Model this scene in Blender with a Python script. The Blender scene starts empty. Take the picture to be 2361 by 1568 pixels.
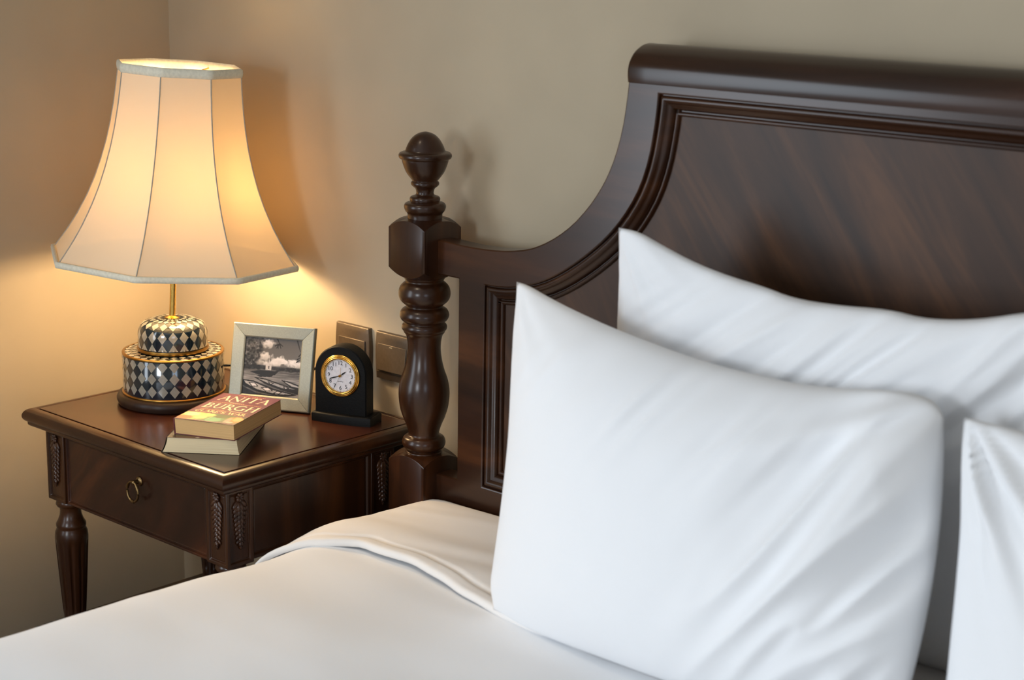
import bpy, bmesh, math, random
import numpy as np
from mathutils import Vector, Matrix, noise
R = math.radians
random.seed(4); rng = np.random.default_rng(4)
sc = bpy.context.scene
COL = sc.collection

# ------------------------------------------------------------------ camera, light, exposure
def make_camera():
    f_px, yaw, pitch, roll = 4000.0, R(42.2126), R(13.35), R(.97)
    fw = Vector((-math.sin(yaw)*math.cos(pitch), math.cos(yaw)*math.cos(pitch), -math.sin(pitch)))
    r0 = Vector((math.cos(yaw), math.sin(yaw), 0)); u0 = r0.cross(fw)
    c, s = math.cos(roll), math.sin(roll)
    r = c*r0 + s*u0; u = -s*r0 + c*u0
    cd = bpy.data.cameras.new('camera'); co = bpy.data.objects.new('camera', cd); COL.objects.link(co)
    M = Matrix((r, u, -fw)).transposed().to_4x4(); M.translation = Vector((2.802, -2.066, 1.498))
    co.matrix_world = M
    cd.sensor_width = 36; cd.lens = 36*f_px/2361; cd.clip_start = .05
    cd.dof.use_dof = True; cd.dof.focus_distance = 2.95; cd.dof.aperture_fstop = 4.5
    sc.camera = co
make_camera()

sc.view_settings.view_transform = 'Standard'; sc.view_settings.look = 'None'
sc.view_settings.gamma = 1; sc.view_settings.use_curve_mapping = False
sc.view_settings.exposure = 0.0

world = bpy.data.worlds.new('sky'); sc.world = world; world.use_nodes = True
world.node_tree.nodes['Background'].inputs[0].default_value = (.62, .78, 1, 1)
world.node_tree.nodes['Background'].inputs[1].default_value = 1.0

def area(name, loc, rot, sx, sy, power, col):
    l = bpy.data.lights.new(name, 'AREA'); l.shape = 'RECTANGLE'; l.size = sx; l.size_y = sy
    l.energy = power; l.color = col
    o = bpy.data.objects.new(name, l); COL.objects.link(o); o.location = loc; o.rotation_euler = rot
    return o
# daylight entering by the window in the wall opposite the bed
WX0, WX1, WZ0, WZ1, WY = 1.40, 2.20, 1.05, 1.95, -4.2
area('window_daylight', ((WX0+WX1)/2, WY-.02, (WZ0+WZ1)/2), (R(90), 0, 0), WX1-WX0-.06, WZ1-WZ0-.06, 36, (.86, .93, 1.0))
LY0, LY1, LZ0, LZ1 = -3.3, -1.6, .55, 2.05
area('left_window_daylight', (-.02, (LY0+LY1)/2, (LZ0+LZ1)/2), (R(90), 0, R(-90)), LY1-LY0-.06, LZ1-LZ0-.06, 42, (.84, .92, 1.0))
SY0, SY1, SZ0, SZ1 = -3.8, -2.6, 1.0, 2.15
area('side_window_daylight', (4.6+.02, (SY0+SY1)/2, (SZ0+SZ1)/2), (R(90), 0, R(90)), SY1-SY0-.06, SZ1-SZ0-.06, 14, (.72, .84, 1.0))
BULB_POWER = 13.5
BULB_COL = (1.0, .69, .37)

# ------------------------------------------------------------------ helpers
def link(o, parent=None):
    COL.objects.link(o)
    if parent is not None: o.parent = parent
    return o
def thing(name, label, cat, loc=(0, 0, 0), rot=(0, 0, 0), group=None):
    o = bpy.data.objects.new(name, None); o.empty_display_size = .05
    o.location = loc; o.rotation_euler = rot
    return tag(link(o), label, cat, group)
def tag(o, label, cat, group=None):
    o['label'] = label; o['category'] = cat
    if group: o['group'] = group
    return o
def mk(name, V, F, mat, parent=None, smooth=40, org=None, bevel=0, seg=2):
    """link ONE mesh object from plain vertex and face lists"""
    if org is not None:
        V = [(v[0]-org[0], v[1]-org[1], v[2]-org[2]) for v in V]
    me = bpy.data.meshes.new(name); me.from_pydata([tuple(map(float, v)) for v in V], [], F); me.update()
    bm = bmesh.new(); bm.from_mesh(me); bmesh.ops.recalc_face_normals(bm, faces=bm.faces); bm.to_mesh(me); bm.free()
    return fin(name, me, mat, parent, smooth, bevel, seg)
def fin(name, me, mat, parent, smooth=40, bevel=0, seg=2):
    if mat: me.materials.append(mat)
    o = bpy.data.objects.new(name, me); link(o, parent)
    if smooth:
        for p in me.polygons: p.use_smooth = True
        if smooth < 180: me.set_sharp_from_angle(angle=R(smooth))
    if bevel:
        m = o.modifiers.new('bevel', 'BEVEL'); m.width = bevel; m.segments = seg; m.limit_method = 'ANGLE'; m.angle_limit = R(35)
        m.harden_normals = False
    return o
def mkbm(name, bm, mat, parent=None, smooth=40, org=None, bevel=0, seg=2):
    if org is not None: bmesh.ops.translate(bm, verts=bm.verts, vec=-Vector(org))
    bmesh.ops.recalc_face_normals(bm, faces=bm.faces)
    me = bpy.data.meshes.new(name); bm.to_mesh(me); bm.free()
    return fin(name, me, mat, parent, smooth, bevel, seg)
def box(a, b, V=None, F=None):
    V = [] if V is None else V; F = [] if F is None else F
    n = len(V); (x0, y0, z0), (x1, y1, z1) = a, b
    V += [(x0,y0,z0),(x1,y0,z0),(x1,y1,z0),(x0,y1,z0),(x0,y0,z1),(x1,y0,z1),(x1,y1,z1),(x0,y1,z1)]
    F += [tuple(n+i for i in f) for f in ((3,2,1,0),(4,5,6,7),(0,1,5,4),(1,2,6,5),(2,3,7,6),(3,0,4,7))]
    return V, F
def chaikin(p, n=1, closed=False):
    p = [tuple(q) for q in p]
    for _ in range(n):
        out = [] if closed else [p[0]]
        m = len(p)
        for i in range(m if closed else m-1):
            a, b = p[i], p[(i+1) % m]
            out += [tuple(.75*s+.25*t for s, t in zip(a, b)), tuple(.25*s+.75*t for s, t in zip(a, b))]
        if not closed: out.append(p[-1])
        p = out
    return p
def lathe(prof, n=64, c=(0, 0), rad=None, closed_top=True, closed_bot=True):
    V, F = [], []
    for r, z in prof:
        for k in range(n):
            a = 2*math.pi*k/n; rr = rad(r, z, a) if rad else r
            V.append((c[0]+rr*math.cos(a), c[1]+rr*math.sin(a), z))
    for i in range(len(prof)-1):
        for k in range(n):
            k2 = (k+1) % n
            F.append((i*n+k, i*n+k2, (i+1)*n+k2, (i+1)*n+k))
    if closed_bot: F.append(tuple(range(n))[::-1])
    if closed_top: F.append(tuple((len(prof)-1)*n+k for k in range(n)))
    return V, F
def sweep(path, sect, closed=False, cap=True):
    """tube of constant section: path = list of Vector, sect radius or function"""
    V, F = [], []; n = 10
    P = [Vector(p) for p in path]; up = Vector((0, 0, 1))
    for i, p in enumerate(P):
        a = P[(i-1) % len(P)] if (closed or i) else p; b = P[(i+1) % len(P)] if (closed or i < len(P)-1) else p
        t = (b-a).normalized(); s = t.cross(up)
        if s.length < 1e-3: s = t.cross(Vector((1, 0, 0)))
        s.normalize(); q = s.cross(t)
        for k in range(n):
            w = 2*math.pi*k/n; V.append(tuple(p+(s*math.cos(w)+q*math.sin(w))*sect))
    m = len(P)
    for i in range(m if closed else m-1):
        for k in range(n):
            k2 = (k+1) % n; j = (i+1) % m
            F.append((i*n+k, i*n+k2, j*n+k2, j*n+k))
    if cap and not closed:
        F.append(tuple(range(n))); F.append(tuple((m-1)*n+k for k in range(n)))
    return V, F

# ------------------------------------------------------------------ materials
def lin(r, g, b):
    f = lambda c: c/12.92 if c <= .04045 else ((c+.055)/1.055)**2.4
    return (f(r/255), f(g/255), f(b/255), 1)
class NT:
    def __init__(s, name):
        s.m = bpy.data.materials.new(name); s.m.use_nodes = True
        s.t = s.m.node_tree; s.b = s.t.nodes['Principled BSDF']; s.out = s.t.nodes['Material Output']
    def n(s, typ, **kw):
        o = s.t.nodes.new(typ)
        for k, v in kw.items(): setattr(o, k, v)
        return o
    def l(s, a, b): s.t.links.new(a, b)
    def set(s, **kw):
        for k, v in kw.items(): s.b.inputs[k.replace('_', ' ')].default_value = v
    def noise(s, scale, coord='Object', stretch=(1, 1, 1), detail=4, rot=(0, 0, 0), rough=.5, dist=0):
        tc = s.n('ShaderNodeTexCoord'); mp = s.n('ShaderNodeMapping'); nz = s.n('ShaderNodeTexNoise')
        mp.inputs['Scale'].default_value = stretch
        if any(rot):
            m0 = s.n('ShaderNodeMapping'); m0.inputs['Rotation'].default_value = rot
            s.l(tc.outputs[coord], m0.inputs['Vector']); src = m0.outputs['Vector']
        else: src = tc.outputs[coord]
        nz.inputs['Scale'].default_value = scale; nz.inputs['Detail'].default_value = detail
        nz.inputs['Roughness'].default_value = rough; nz.inputs['Distortion'].default_value = dist
        s.l(src, mp.inputs['Vector']); s.l(mp.outputs['Vector'], nz.inputs['Vector'])
        return nz.outputs['Fac']
    def ramp(s, fac, stops):
        r = s.n('ShaderNodeValToRGB')
        e = r.color_ramp.elements
        while len(e) < len(stops): e.new(.5)
        for el, (p, c) in zip(e, stops): el.position = p; el.color = c
        s.l(fac, r.inputs['Fac']); return r.outputs['Color']
    def bump(s, fac, strength=.1, dist=.01):
        b = s.n('ShaderNodeBump'); b.inputs['Strength'].default_value = strength; b.inputs['Distance'].default_value = dist
        s.l(fac, b.inputs['Height']); s.l(b.outputs['Normal'], s.b.inputs['Normal'])

def wood(name, stretch, dark, mid, light, rough=.32, coat=.35, scale=9, rot=(0, 0, 0), coat_rough=.2):
    t = NT(name)
    f = t.noise(scale, stretch=stretch, detail=6, rot=rot, rough=.6, dist=.6)
    c = t.ramp(f, [(.3, dark), (.52, mid), (.75, light)])
    t.l(c, t.b.inputs['Base Color'])
    t.set(Roughness=rough, Coat_Weight=coat, Coat_Roughness=coat_rough, Specular_IOR_Level=.28)
    f2 = t.noise(scale*5, stretch=stretch, detail=3, rot=rot); t.bump(f2, .06, .002)
    return t.m
D, M_, L = lin(27, 13, 6), lin(53, 28, 13), lin(88, 50, 24)
WOOD_X = wood('mahogany_grain_along', (.12, 1, 1), D, M_, L)
WOOD_Z = wood('mahogany_grain_upright', (1, 1, .12), D, M_, L)
WOOD_TOP = wood('mahogany_table_top', (.12, 1, 1), lin(40, 19, 11), lin(60, 29, 17), lin(82, 43, 24), rough=.26, coat=.4)
WOOD_PANEL = wood('mahogany_diagonal_veneer', (1.2, 1, .14), lin(40, 23, 12), lin(62, 38, 21), lin(94, 60, 34), rough=.48, coat=.25, scale=13, rot=(0, R(35), 0), coat_rough=.4)
WOOD_DRAWER = wood('mahogany_drawer_veneer', (1, 1, .3), lin(28, 12, 6), lin(52, 24, 12), lin(92, 48, 24), rough=.32, scale=10, rot=(0, R(-45), 0))
WOOD_LEAF = wood('carved_mahogany', (1, 1, 1), lin(44, 24, 15), lin(68, 40, 25), lin(96, 62, 38), rough=.3, coat=.5, scale=60)

def plain(name, col, rough=.5, metal=0, bump=0, bscale=200, **kw):
    t = NT(name); f = t.noise(bscale, detail=3)
    a = tuple(c*.92 for c in col[:3])+(1,); b = tuple(min(1, c*1.08) for c in col[:3])+(1,)
    t.l(t.ramp(f, [(.3, a), (.7, b)]), t.b.inputs['Base Color'])
    t.set(Roughness=rough, Metallic=metal, **kw)
    if bump: t.bump(f, bump, .001)
    return t.m
WALL = plain('greige_wall_paint', lin(181, 167, 143), .85, bscale=3)
CEIL = plain('ceiling_paint', lin(205, 202, 196), .9)
FLOOR = wood('floor_boards', (.1, 1, 1), lin(80, 52, 34), lin(100, 66, 44), lin(122, 84, 58), rough=.5, coat=.1)
BRASS = plain('polished_brass', lin(222, 178, 92), .18, 1)
GOLDRIM = plain('aged_gold_rim', lin(170, 128, 62), .3, 1)
ANTIQUE = plain('antique_bronze', lin(132, 108, 72), .35, 1)
SILVER = plain('brushed_silver', lin(150, 153, 142), .42, .4, bump=.05, bscale=500)
BLACKLEATHER = plain('black_leather', lin(9, 9, 9), .55, bump=.35, bscale=420, Specular_IOR_Level=.18)
LACQUER = plain('black_teal_lacquer', lin(14, 30, 42), .16, Coat_Weight=1.0, Coat_Roughness=.04)
PEARL = plain('pale_shell_inlay', lin(158, 154, 142), .22, bscale=160, Coat_Weight=1.0, Coat_Roughness=.04)
PLATE = plain('bronze_grey_plastic', lin(98, 84, 68), .36, .25)
PLATE_D = plain('dark_bronze_plastic', lin(62, 52, 44), .4, .2)
BLACK = plain('black_plastic', lin(20, 19, 18), .4)
DIAL = plain('clock_dial_paper', lin(226, 222, 226), .6)
INK = plain('black_ink', lin(20, 18, 20), .6)
PAPER_TAN = None
GLASSM = NT('clear_glass'); GLASSM.set(Roughness=.02, Transmission_Weight=1.0, IOR=1.02); GLASSM = GLASSM.m

def linen(name, col, rough=.85):
    t = NT(name); f = t.noise(900, detail=2)
    t.set(Base_Color=col, Roughness=rough, Sheen_Weight=.15)
    t.bump(f, .04, .0006)
    return t.m
COTTON = linen('white_cotton', lin(239, 240, 242))
SHEET = linen('ivory_cotton', lin(238, 234, 230))

def pages(name, a, b):
    t = NT(name); f = t.noise(60, stretch=(.05, .05, 30), detail=5)
    t.l(t.ramp(f, [(.35, a), (.65, b)]), t.b.inputs['Base Color']); t.set(Roughness=.8); t.bump(f, .25, .001)
    return t.m
PAGES_A = pages('yellowed_pages', lin(206, 164, 108), lin(226, 186, 128))
PAGES_B = pages('cream_pages', lin(226, 202, 158), lin(246, 228, 188))

def fabric_shade():
    t = NT('lamp_shade_silk'); nt = t.t
    tr = t.n('ShaderNodeBsdfTranslucent'); tr.inputs['Color'].default_value = (.31, .215, .108, 1)
    df = t.n('ShaderNodeBsdfDiffuse'); df.inputs['Color'].default_value = lin(238, 229, 206)
    gl = t.n('ShaderNodeBsdfGlossy'); gl.inputs['Roughness'].default_value = .45; gl.inputs['Color'].default_value = (.9, .9, .9, 1)
    f = t.noise(500, detail=2, stretch=(1, 1, .2)); bp = t.n('ShaderNodeBump'); bp.inputs['Strength'].default_value = .05
    bp.inputs['Distance'].default_value = .0006
    t.l(f, bp.inputs['Height']); t.l(bp.outputs['Normal'], df.inputs['Normal'])
    mx = t.n('ShaderNodeMixShader'); mx.inputs[0].default_value = .28
    m2 = t.n('ShaderNodeMixShader'); m2.inputs[0].default_value = .03
    t.l(df.outputs[0], mx.inputs[1]); t.l(tr.outputs[0], mx.inputs[2])
    t.l(mx.outputs[0], m2.inputs[1]); t.l(gl.outputs[0], m2.inputs[2])
    tp = t.n('ShaderNodeBsdfTransparent'); tp.inputs['Color'].default_value = (1, .64, .27, 1)   # open weave of the silk
    m3 = t.n('ShaderNodeMixShader'); m3.inputs[0].default_value = .02
    t.l(m2.outputs[0], m3.inputs[1]); t.l(tp.outputs[0], m3.inputs[2]); t.l(m3.outputs[0], t.out.inputs['Surface'])
    return t.m
SHADE = fabric_shade()
TRIM = plain('shade_braid', lin(232, 226, 206), .8)
SEAM = plain('shade_seam', lin(172, 168, 156), .9)
def vcol(name, rough=.45, coat=0):
    t = NT(name); a = t.n('ShaderNodeAttribute'); a.attribute_name = 'print'
    t.l(a.outputs['Color'], t.b.inputs['Base Color']); t.set(Roughness=rough, Coat_Weight=coat, Coat_Roughness=.08)
    return t.m
PRINT = vcol('printed_cover', .38, .2)
PHOTO = vcol('photo_print', .5, .0)

def printed(name, img, w, h, mat, parent, bow=None):
    """a flat print: img = rows(top first) x cols x 3 in sRGB 0..1, lying in local XY, x right, y up"""
    H, W, _ = img.shape
    xs = np.linspace(0, w, W); ys = np.linspace(h, 0, H)
    X, Y = np.meshgrid(xs, ys); Z = bow(X, Y) if bow else X*0
    V = np.stack([X, Y, Z], -1).reshape(-1, 3)
    idx = np.arange(H*W).reshape(H, W)
    F = np.stack([idx[1:, :-1], idx[1:, 1:], idx[:-1, 1:], idx[:-1, :-1]], -1).reshape(-1, 4)
    me = bpy.data.meshes.new(name); me.from_pydata(V.tolist(), [], F.tolist()); me.update()
    c = np.clip(img.reshape(-1, 3), 0, 1); c = np.where(c <= .04045, c/12.92, ((c+.055)/1.055)**2.4)
    at = me.color_attributes.new('print', 'FLOAT_COLOR', 'POINT')
    at.data.foreach_set('color', np.concatenate([c, np.ones((len(c), 1))], 1).astype(np.float32).ravel())
    return fin(name, me, mat, parent, 180)

# ------------------------------------------------------------------ room shell
YB = .014            # back wall plane
def struct(name, V, F, mat, parent=None):
    o = mk(name, V, F, mat, parent, smooth=0)
    if parent is None: o['kind'] = 'structure'
    return o
RX, RY, RZ = 4.6, -4.2, 2.7
struct('floor', *box((-.1, RY-.1, -.1), (RX+.1, YB+.1, 0)), FLOOR)
struct('ceiling', *box((-.1, RY-.1, RZ), (RX+.1, YB+.1, RZ+.1)), CEIL)
struct('wall_back', *box((-.1, YB, 0), (RX+.1, YB+.1, RZ)), WALL)
V, F = box((-.1, RY-.1, 0), (0, LY0, RZ)); box((-.1, LY1, 0), (0, YB, RZ), V, F)
box((-.1, LY0, 0), (0, LY1, LZ0), V, F); box((-.1, LY0, LZ1), (0, LY1, RZ), V, F)
struct('wall_left', V, F, WALL)
struct('window_3', *box((-.06, LY0, LZ0-.03), (.05, LY1, LZ0)), CEIL)
V, F = box((RX, RY-.1, 0), (RX+.1, SY0, RZ)); box((RX, SY1, 0), (RX+.1, YB, RZ), V, F)
box((RX, SY0, 0), (RX+.1, SY1, SZ0), V, F); box((RX, SY0, SZ1), (RX+.1, SY1, RZ), V, F)
struct('wall_right', V, F, WALL)
struct('window_2', *box((RX-.05, SY0, SZ0-.03), (RX+.06, SY1, SZ0)), CEIL)
V, F = box((0, RY-.1, 0), (WX0, RY, RZ)); box((WX1, RY-.1, 0), (RX, RY, RZ), V, F)
box((WX0, RY-.1, 0), (WX1, RY, WZ0), V, F); box((WX0, RY-.1, WZ1), (WX1, RY, RZ), V, F)
struct('wall_front', V, F, WALL)
wf = struct('window_1', *box((WX0, RY-.06, WZ0-.03), (WX1, RY+.05, WZ0)), CEIL)
fr = .03
V, F = box((WX0, RY-.015, WZ0), (WX0+fr, RY+.02, WZ1)); box((WX1-fr, RY-.015, WZ0), (WX1, RY+.02, WZ1), V, F)
box((WX0, RY-.015, WZ1-fr), (WX1, RY+.02, WZ1), V, F); box((WX0, RY-.015, WZ0), (WX1, RY+.02, WZ0+fr), V, F)
struct('window_frame', V, F, CEIL, wf)
struct('baseboard_back', *box((0, YB-.012, 0), (RX, YB, .09)), CEIL)
struct('baseboard_left', *box((0, RY, 0), (.012, YB-.012, .09)), CEIL)

# recessed warm downlight over the bedside (above the frame)
DL = (.62, -1.15, RZ)
dl = thing('ceiling_downlight', 'round recessed ceiling downlight above the bedside, out of the picture', 'downlight', DL)
V, F = lathe([(.034, -.004), (.046, -.004), (.048, -.001), (.048, 0), (.034, 0), (.030, .002)], 40, closed_bot=False, closed_top=False)
mk('trim_ring', V, F, CEIL, dl, 50)
sp = bpy.data.lights.new('downlight', 'SPOT'); sp.energy = 30; sp.color = (1, .80, .56); sp.spot_size = R(38); sp.spot_blend = 1.0; sp.shadow_soft_size = .03
spo = bpy.data.objects.new('downlight', sp); COL.objects.link(spo); spo.location = (DL[0], DL[1], RZ-.012); spo.rotation_euler = Vector((.26, .77, -2.12)).to_track_quat('-Z', 'Y').to_euler()

# ------------------------------------------------------------------ nightstand
NO = (.44, -.23, 0)
table = thing('nightstand', 'dark mahogany nightstand with one drawer, fluted legs and carved corners in the room corner', 'nightstand', NO)
X0, X1, Y0, Y1 = .172, .700, -.4225, -.010
TX0 = X0
def rect_loop(o, z): return [(X0-o, Y0-o, z), (X1+o, Y0-o, z), (X1+o, Y1+o, z), (X0-o, Y1+o, z)]
def sweep_rect(prof):
    V, F = [], []
    for o, z in prof: V += rect_loop(o, z)
    n = len(prof)
    for i in range(n-1):
        for k in range(4):
            F.append((i*4+k, i*4+(k+1) % 4, (i+1)*4+(k+1) % 4, (i+1)*4+k))
    return V, F
V, F = box((X0+.0012, Y0+.0012, .62), (X1-.0012, Y1-.0012, .65))
mk('table_top', V, F, WOOD_TOP, table, 40, NO, bevel=.0008)
edge = [(-.0012, .640), (.0008, .6445), (.0018, .6475)] + chaikin([(.0018, .6475), (.003, .6502), (.008, .6502), (.014, .6485), (.0195, .6435), (.022, .637), (.0212, .631), (.018, .627), (.0155, .6255)], 1) + \
       chaikin([(.0145, .6245), (.0145, .620), (.011, .617), (.006, .6155)], 1) + [(-.02, .6155)]
V, F = sweep_rect(edge); mk('edge_moulding', V, F, WOOD_X, table, 50, NO)

CX0, CX1, CY0, CY1, CZ0, CZ1 = .193, .705, -.424, -.055, .487, .617
CW = .054
def face_panel(bm, faces, t1=.008, d1=.0, t2=.003, d2=-.004):
    r = bmesh.ops.inset_individual(bm, faces=faces, thickness=t1, depth=d1)
    r2 = bmesh.ops.inset_individual(bm, faces=faces, thickness=t2, depth=d2)
    bmesh.ops.inset_individual(bm, faces=faces, thickness=.0025, depth=.0015)
def column(x0, x1, y0, y1):
    bm = bmesh.new(); V, F = box((x0, y0, CZ0), (x1, y1, CZ1))
    vs = [bm.verts.new(v) for v in V]; fs = [bm.faces.new([vs[i] for i in f]) for f in F]
    bmesh.ops.recalc_face_normals(bm, faces=fs)
    for i in (2, 3, 4, 5): face_panel(bm, [fs[i]], .0085)
    return mkbm('corner_column', bm, WOOD_Z, table, 40, NO, bevel=.0012)
cols = {}
for n, (x0, y0) in {'fl': (CX0, CY0), 'fr': (CX1-CW, CY0), 'bl': (CX0, CY1-CW), 'br': (CX1-CW, CY1-CW)}.items():
    cols[n] = column(x0, x0+CW, y0, y0+CW)
# carved leaf drops in the column faces
def garland(cx, cy, face):
    V, F = [], []
    def leaf(u, z, ang, ln, wd, th, base=.0):
        nu, nv = 7, 5; n0 = len(V)
        for i in range(nu):
            s = i/(nu-1); w = wd*math.sin(math.pi*min(1, s*.92+.05))**.8
            for j in range(nv):
                q = -1+2*j/(nv-1)
                du = ln*s; dv = w*q*.5
                uu = u+du*math.cos(ang)-dv*math.sin(ang); zz = z+du*math.sin(ang)+dv*math.cos(ang)
                h = base+th*(1-q*q)*(math.sin(math.pi*min(1, s*1.05)))**.5+th*.7*s
                if face == 'front': V.append((cx+uu, cy-h, zz))
                else: V.append((cx+h, cy+uu, zz))
        for i in range(nu-1):
            for j in range(nv-1):
                a = n0+i*nv+j; F.append((a, a+1, a+nv+1, a+nv))
    for k in range(9):
        z = CZ1-.018-k*.0082; sc_ = 1-.055*k
        for sd in (-1, 1):
            leaf(sd*.001, z, R(-90+sd*44), .0185*sc_, .0085*sc_, .0026)
            leaf(sd*.0005, z-.003, R(-90+sd*14), .018*sc_, .0075*sc_, .0034, .0008)
    for k in range(7): leaf(0, CZ1-.013, R(-90+k*51.4), .0085, .006, .003, .001)
    leaf(0, CZ1-.088, R(-90), .014, .004, .003)
    o = mk('carved_leaves', V, F, WOOD_LEAF, table, 60, NO)
    m = o.modifiers.new('thick', 'SOLIDIFY'); m.thickness = .0018; m.offset = 0
e = .003
garland(CX0+CW/2, CY0+e, 'front'); garland(CX1-CW/2, CY0+e, 'front')
garland(CX1-e, CY0+CW/2, 'side'); garland(CX1-e, CY1-CW/2, 'side')
# case panels and drawer
V, F = box((CX0+CW-.005, CY1-.02, CZ0+.005), (CX1-CW+.005, CY1-.006, CZ1)); mk('back_panel', V, F, WOOD_X, table, 40, NO)
for side in (0, 1):
    bm = bmesh.new()
    xs = (CX1-.016, CX1-.004) if side else (CX0+.004, CX0+.016)
    V, F = box((xs[0], CY0+CW-.002, CZ0+.003), (xs[1], CY1-CW+.002, CZ1))
    vs = [bm.verts.new(v) for v in V]; fs = [bm.faces.new([vs[i] for i in f]) for f in F]
    bmesh.ops.recalc_face_normals(bm, faces=fs)
    face_panel(bm, [fs[3 if side else 5]], .008, .0, .004, -.005)
    mkbm('side_panel', bm, WOOD_Z, table, 40, NO, bevel=.0012)
bm = bmesh.new()
V, F = box((CX0+CW+.001, CY0+.003, CZ0+.001), (CX1-CW-.0015, CY0+.025, CZ1-.001))
vs = [bm.verts.new(v) for v in V]; fs = [bm.faces.new([vs[i] for i in f]) for f in F]
bmesh.ops.recalc_face_normals(bm, faces=fs)
bmesh.ops.inset_individual(bm, faces=[fs[2]], thickness=.0055, depth=0)
bmesh.ops.inset_individual(bm, faces=[fs[2]], thickness=.002, depth=-.0035)
bmesh.ops.inset_individual(bm, faces=[fs[2]], thickness=.003, depth=.002)
bmesh.ops.inset_individual(bm, faces=[fs[2]], thickness=.0015, depth=-.0015)
drawer = mkbm('drawer', bm, WOOD_DRAWER, table, 40, NO, bevel=.0008)
V, F = box((CX0+CW-.002, CY0+.03, CZ0+.004), (CX1-CW+.002, CY1-.01, CZ0+.012)); mk('drawer_floor', V, F, WOOD_X, table, 40, NO)
# ring pull
RXc, RZc, RYc = .4615, .5635, CY0-.006
V, F = lathe([(.0, -.001), (.0075, -.001), (.0085, .001), (.007, .003), (.004, .004), (.0035, .010), (.0045, .0125), (.003, .0150), (0, .0155)], 24, closed_bot=False, closed_top=False)
V = [(RXc+v[0]+.003, CY0+.0055-v[2], RZc+.0165+v[1]) for v in V]
pull = mk('drawer_pull', V, F, ANTIQUE, drawer, 60, NO)
ring = [(RXc+.0155*math.sin(a), RYc-.001, RZc+.0175*math.cos(a)) for a in np.linspace(0, 2*math.pi, 40, endpoint=False)]
V, F = sweep(ring, .0022, closed=True)
for a in np.linspace(0, 2*math.pi, 3, endpoint=False):
    a = a+math.pi
    V2, F2 = sweep([(RXc+.0155*math.sin(a+t), RYc-.001, RZc+.0175*math.cos(a+t)) for t in (-.22, -.16, 0, .16, .22)], .0031)
    n0 = len(V); V += V2; F += [tuple(n0+i for i in f) for f in F2]
mk('pull_ring', V, F, ANTIQUE, drawer, 60, NO)
# legs
def flute(r, z, a):
    if .27 < z < .416:
        w = min(1, (.416-z)/.02)
        c = math.cos(10*a)
        return r-.0026*w*max(0, c)**.7
    return r
legprof = [(.0, .0), (.013, .0), (.0165, .008), (.0145, .02), (.018, .024), (.018, .03), (.0155, .034), (.0165, .10), (.018, .18), (.019, .235), (.0195, .262), (.021, .28), (.0245, .33), (.0285, .395), (.0296, .415), (.0285, .426), (.0262, .431), (.0255, .433), (.0266, .436), (.0266, .441), (.0225, .448), (.0195, .457), (.0185, .466), (.0195, .472), (.0235, .474), (.0255, .478), (.0245, .483), (.022, .488)]
prof = []
for i, p in enumerate(legprof[:-1]):
    q = legprof[i+1]; n = max(1, int(abs(q[1]-p[1])/.006))
    prof += [(p[0]+(q[0]-p[0])*k/n, p[1]+(q[1]-p[1])*k/n) for k in range(n)]
prof.append(legprof[-1])
for x, y in ((CX0+CW/2, CY0+CW/2), (CX1-CW/2, CY0+CW/2), (CX0+CW/2, CY1-CW/2), (CX1-CW/2, CY1-CW/2)):
    V, F = lathe(prof, 80, (x, y), flute); mk('leg', V, F, WOOD_Z, table, 50, NO)
V, F = box((.188, -.46, .236), (.712, -.036, .250)); mk('lower_shelf', V, F, WOOD_X, table, 40, NO, bevel=.003)

# ------------------------------------------------------------------ bed
BO = (1.80, -.07, 0)
bed = thing('bed', 'dark mahogany bed with a high curved panelled headboard and turned posts', 'bed', BO)
XC = 1.80; YH = -.09; TH = .036
outer = [(.843,1.004),(.901,1.001),(.957,1.002),(.999,1.006),(1.039,1.014),(1.067,1.025),(1.098,1.042),(1.128,1.064),(1.157,1.093),(1.177,1.119),(1.192,1.143),(1.206,1.174),(1.218,1.214),(1.2245,1.254),(1.2275,1.285)]
outer = chaikin(outer, 1)
inner = [(.948,.607),(.948,.944),(.984,.945),(1.02,.951),(1.064,.964),(1.104,.984),(1.145,1.011),(1.182,1.04),(1.211,1.068),(1.237,1.101),(1.257,1.136),(1.271,1.177),(1.279,1.222),(1.2825,1.253),(1.2835,1.272)]
inner = inner[:2]+chaikin(inner[1:], 1)[1:]
mir = lambda P: [(2*XC-x, z) for x, z in reversed(P)]
outl = [(.891, .30), (.891, .32), (.843, .32), (.843, .607), (.891, .607), (.891, .946), (.843, .946)] + outer
outl = outl + mir(outl)
inl = inner + mir(inner)
def fill_holes(loops, y0, y1, name, mat, parent, org, bevel=0, smooth=30):
    bm = bmesh.new(); edges = []
    for Lp in loops:
        vs = [bm.verts.new((x, y0, z)) for x, z in Lp]
        edges += [bm.edges.new((vs[i], vs[(i+1) % len(vs)])) for i in range(len(vs))]
    bmesh.ops.triangle_fill(bm, use_beauty=True, use_dissolve=False, edges=edges)
    g = bmesh.ops.extrude_face_region(bm, geom=list(bm.faces))
    bmesh.ops.translate(bm, verts=[v for v in g['geom'] if isinstance(v, bmesh.types.BMVert)], vec=(0, y1-y0, 0))
    return mkbm(name, bm, mat, parent, smooth, org, bevel)
head = fill_holes([outl, inl], YH, YH+TH, 'headboard', WOOD_X, bed, BO, bevel=.0022)
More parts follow.
